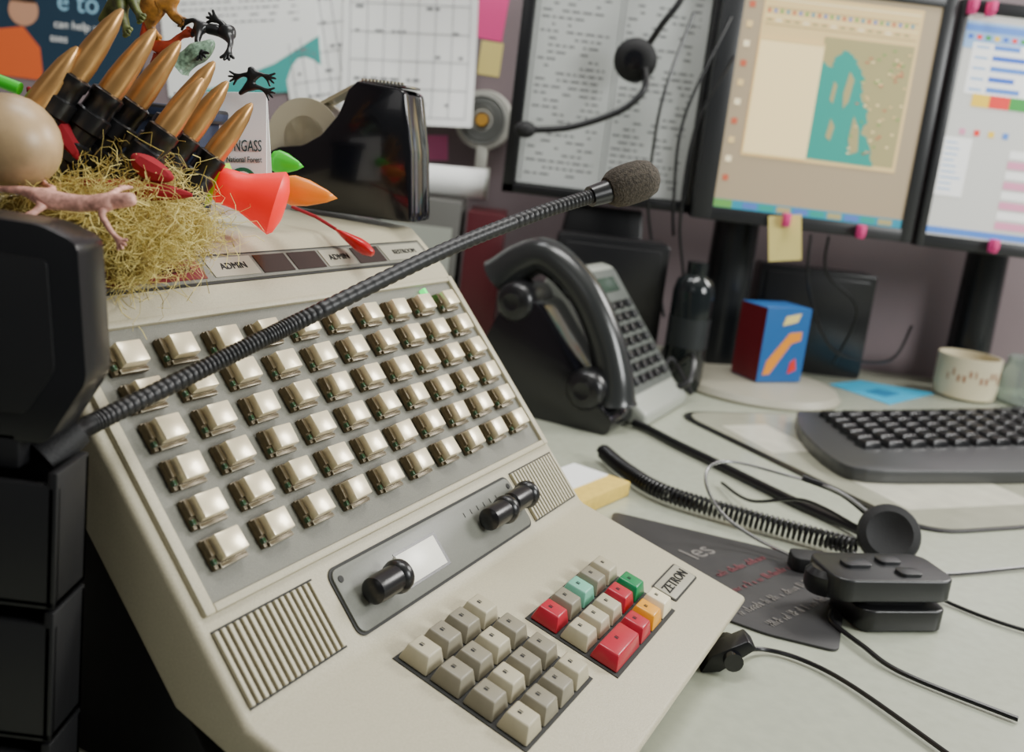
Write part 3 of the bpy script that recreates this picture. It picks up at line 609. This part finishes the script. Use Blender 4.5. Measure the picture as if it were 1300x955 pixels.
# ------------------------------------------------------------------ cables
def cable(pts,r,label,name='cable',m=M_black,group=None):
    P=smooth([V(q) for q in pts],10);b=B();b.tube(P,r,0,8);return solid(b,name,label,'cable',[m],tuple(P[0]))
cable([(.150,1.105,.006),(.165,1.09,.005),(.19,1.045,.005),(.22,.998,.005),(.279,.903,.005),(.319,.845,.006),(.335,.79,.012)],.0048,'thick smooth black cable lying on the desk')
def coil(pts,R_,r,pitch,label):
    P=smooth([V(q) for q in pts],12);L=[0]
    for a,c_ in zip(P,P[1:]): L.append(L[-1]+(c_-a).length)
    tot=L[-1];n=int(tot/pitch*10);out=[];j=0
    for i in range(n+1):
        s_=tot*i/n
        while j<len(L)-2 and L[j+1]<s_: j+=1
        t=(s_-L[j])/(L[j+1]-L[j]);c_=P[j].lerp(P[j+1],t);d_=(P[j+1]-P[j]).normalized();u=d_.cross(V((0,0,1))).normalized();w=u.cross(d_)
        a=2*math.pi*i/10;out.append(c_+(u*math.cos(a)+w*math.sin(a))*R_)
    b=B();b.tube(out,r,0,6);return solid(b,'coiled_cord',label,'cable',[M_black],tuple(P[0]))
coil([(.105,.965,.0105),(.125,.91,.0105),(.155,.862,.0105),(.218,.825,.0105),(.278,.796,.0105),(.302,.775,.0135)],.0065,.0017,.0046,'black coiled handset cord stretched over the desk')
cable([(.335,.745,.012),(.37,.765,.003),(.456,.803,.003),(.56,.85,.004)],.0016,'thin black cable lying on the desk')
cable([(.33,.735,.012),(.35,.715,.003),(.396,.677,.003),(.47,.66,.003)],.0016,'thin black cable curving over the desk')
cable([(.250,.665,.006),(.247,.65,.004),(.258,.62,.004),(.275,.59,.003),(.33,.55,.003)],.0018,'thin black cable below the headset')
cable([(.164,.578,.010),(.185,.598,.004),(.21,.592,.003),(.235,.565,.003),(.27,.50,.003)],.0016,'thin black cable from a clip')
cable([(.30,.78,.03),(.27,.83,.03),(.235,.87,.01),(.22,.93,.004)],.0016,'thin black headset cable on the desk')
for pts in([(.40,1.412,.225),(.41,1.412,.15),(.47,1.44,.06),(.56,1.46,.05),(.60,1.50,.10)],[(.425,1.412,.225),(.44,1.44,.17),(.50,1.46,.12),(.49,1.49,.03)],[(.252,1.40,.45),(.215,1.40,.35),(.215,1.41,.22),(.235,1.42,.12),(.215,1.42,.01)],[(.24,1.40,.5),(.196,1.39,.36),(.20,1.40,.25),(.21,1.42,.2)],[(.19,1.40,.5),(.165,1.38,.40),(.16,1.385,.33),(.17,1.425,.23),(.215,1.43,.08)]):
    cable(pts,.0022,'thin black cable hanging behind the monitors')
cable([(.19,1.28,.004),(.215,1.30,.03),(.235,1.27,.06),(.23,1.24,.03),(.20,1.25,.02),(.21,1.28,.05),(.24,1.26,.01)],.0035,'bundled black cable loop beside the telephone')
# ------------------------------------------------------------------ hanging headset
hs=thing('hanging_headset','black telephone headset hanging on the framed panel','headset',(.125,1.40,.40))
b=B();b.lathe([(0,0),(.022,0),(.029,.006),(.030,.014),(.024,.020),(.012,.022),(0,.018)],(.125,1.425,.432),(-.25,-1,-.1),0,32);part(b,'ear_cushion',hs,[M_blackm],True)
b=B();b.lathe([(.012,.020),(.013,.026),(0,.027)],(.125,1.425,.432),(-.25,-1,-.1),0,24);part(b,'ear_speaker',hs,[M_blackg],True)
b=B();b.tube(smooth([(.135,1.41,.45),(.150,1.40,.48),(.172,1.40,.52),(.18,1.41,.58)],8),.0045,0,10);part(b,'headband',hs,[M_black],True)
b=B();b.tube(smooth([(.135,1.40,.42),(.138,1.39,.395),(.118,1.385,.368),(.085,1.385,.348),(.040,1.385,.330),(-.005,1.385,.322)],8),.0048,0,10);part(b,'boom_arm',hs,[M_black],True)
b=B();b.sph((-.016,1.385,.321),.0115,0,20,(1,0,.1),1.3);part(b,'boom_microphone',hs,[M_blackm],True)
# ------------------------------------------------------------------ headset on desk
h2=thing('headset','lightweight black headset with thin metal headband','headset',(.31,.76,0))
b=B();b.tube(smooth([(.312,.78,.040),(.285,.80,.052),(.246,.82,.054),(.20,.82,.060),(.178,.805,.058),(.175,.79,.045),(.190,.78,.026),(.218,.77,.0125),(.248,.75,.008)],8),.0014,0,8);part(b,'headband',h2,[M_chrome],True)
b=B();b.tube(smooth([(.312,.783,.038),(.29,.80,.050),(.26,.815,.055)],8),.003,0,8);part(b,'band_sleeve',h2,[M_black],True)
b=B();b.lathe([(0,-.013),(.010,-.012),(.018,-.009),(.0235,-.003),(.025,.003),(.0235,.008),(.018,.010),(.008,.006),(0,.006)],(.322,.768,.030),(-.25,-.85,.45),0,32);part(b,'ear_cushion',h2,[M_blackm],True)
b=B();b.prism(rrect(.240,.735,.272,.757,.006),.0025,.014,'z',0,.003);part(b,'temple_pad',h2,[M_blackm],True)
ct=thing('headset_controller','black in-line headset control box with buttons','control box',(.285,.675,0))
MR=Matrix.Translation((.287,.678,0))@Matrix.Rotation(math.radians(14),4,'Z')
b=B();b.prism(rrect(-.030,-.026,.040,.022,.010),.0008,.017,'z',0,.004,MR,3);part(b,'lower_shell',ct,[M_black],True)
b=B();b.prism(rrect(-.050,-.022,.046,.026,.012),.021,.038,'z',0,.005,MR,3);part(b,'upper_shell',ct,[mat('soft_black',(.014,.015,.016),.36)],True)
b=B();b.prism(rrect(-.025,-.016,.030,.018,.006),.016,.022,'z',0,.001,MR);part(b,'joint',ct,[M_blackm],True)
for x,y,w_ in((-.022,.004,.022),(.008,.010,.018),(.012,-.010,.018)):
    b=B();b.prism(rrect(x-w_/2,y-.006,x+w_/2,y+.006,.004),.036,.0405,'z',0,.0015,MR);part(b,'control_button',ct,[M_char],True)
b=B();b.lathe([(.012,0),(.014,.004),(.014,.014),(.010,.018),(0,.018)],MR@V((-.045,.004,.018)),(0,0,1),0,24);part(b,'cord_socket',ct,[M_black],True)
cl=thing('cable_clip','small black spring clip on the desk','clip',(.155,.575,0))
b=B();b.prism([(.140,0),(.152,.002),(.172,.020),(.166,.025),(.145,.012)],.565,.582,'y',0,.001);part(b,'jaw',cl,[M_black],True)
b=B();b.cyl((.158,.560,.012),(.158,.588,.012),.006,.006,0,16);part(b,'hinge',cl,[M_blackg],True)
# ------------------------------------------------------------------ mat + note pad
b=B()
b.prism(rpoly([(.105,.822),(.292,.760),(.240,.612),(.195,.625),(.085,.690)],.008),.0004,.0022,'z',0,.0005)
MM=frame((.215,.70,.0024),V((.70,.714,0)).normalized(),V((-.714,.70,0)).normalized(),(0,0,1))
b.text('les',.028,MM@Matrix.Translation((.005,.070,0)),1)
for i,(y_,m_,x0_,x1_) in enumerate(((-.036,1,-.055,.03),(-.014,1,-.06,.045),(.010,2,-.05,.045),(.032,2,-.02,.045))):
    x=x0_
    while x<x1_:
        w_=random.uniform(.0006,.0022);b.flat(x,y_,x+w_,y_+random.choice((.004,.005,.008)),.0003,m_,MM)
        if random.random()<.5: b.flat(x,y_+.003,x+w_*2,y_+.0042,.0003,m_,MM)
        x+=w_+random.choice((.0012,.0016,.0016,.005))
solid(b,'mouse_mat','dark charcoal mat with faded pink and grey lettering','mat',[mat('mat_charcoal',S(52,51,52),.55,noise=.12,nscale=40),mat('mat_grey_print',S(118,114,110),.6),mat('mat_pink_print',S(118,64,70),.6)],(.18,.71,.0004))
NM=Matrix.Translation((.085,.862,0))@Matrix.Rotation(math.radians(55),4,'Z')
b=B();b.box(-.060,.030,-.026,.026,.0004,.014,0,.001,NM);b.box(-.075,.026,-.004,.034,.0142,.0152,1,0,NM);solid(b,'note_pad','thick yellow note pad with a white sheet on top','note pad',[mat('pad_yellow',S(222,190,88),.6,noise=.08,nscale=200),M_white],(.085,.862,0))
# ------------------------------------------------------------------ light
def area(name,loc,target,size,power,col=(1,1,1)):
    l=bpy.data.lights.new(name,'AREA');l.shape='RECTANGLE';l.size=size[0];l.size_y=size[1];l.energy=power;l.color=col
    o=bpy.data.objects.new(name,l);COL.objects.link(o);o.location=loc
    o.rotation_euler=(V(target)-V(loc)).to_track_quat('-Z','Y').to_euler()
area('overhead_fill',(.2,.8,1.85),(.0,1.2,.2),(1.0,.4),24,(1,.99,.96))  # added unseen overhead light, fills the room under the closed ceiling
area('window_light',(1.9,-.1,1.0),(.2,.7,.1),(.7,.7),40,(.98,1,.98))
area('cap_glint_light',(1.45,1.45,1.10),(.1,.6,.12),(.5,.5),26,(1,.98,.93))  # added unseen light, placed to put glossy highlights on the button caps
area('wall_paper_fill',(-.35,1.15,1.25),(-.25,1.64,.42),(.3,.3),3.5,(.97,.99,1))  # added unseen light that brightens the sheets on the back wall
area('room_light',(-.6,-1.2,1.5),(0,.9,.3),(1.0,.8),2.5,(1,.98,.95))
w=bpy.data.worlds.new('world');SC.world=w;w.use_nodes=True
w.node_tree.nodes['Background'].inputs[0].default_value=(.9,.95,1,1);w.node_tree.nodes['Background'].inputs[1].default_value=.12
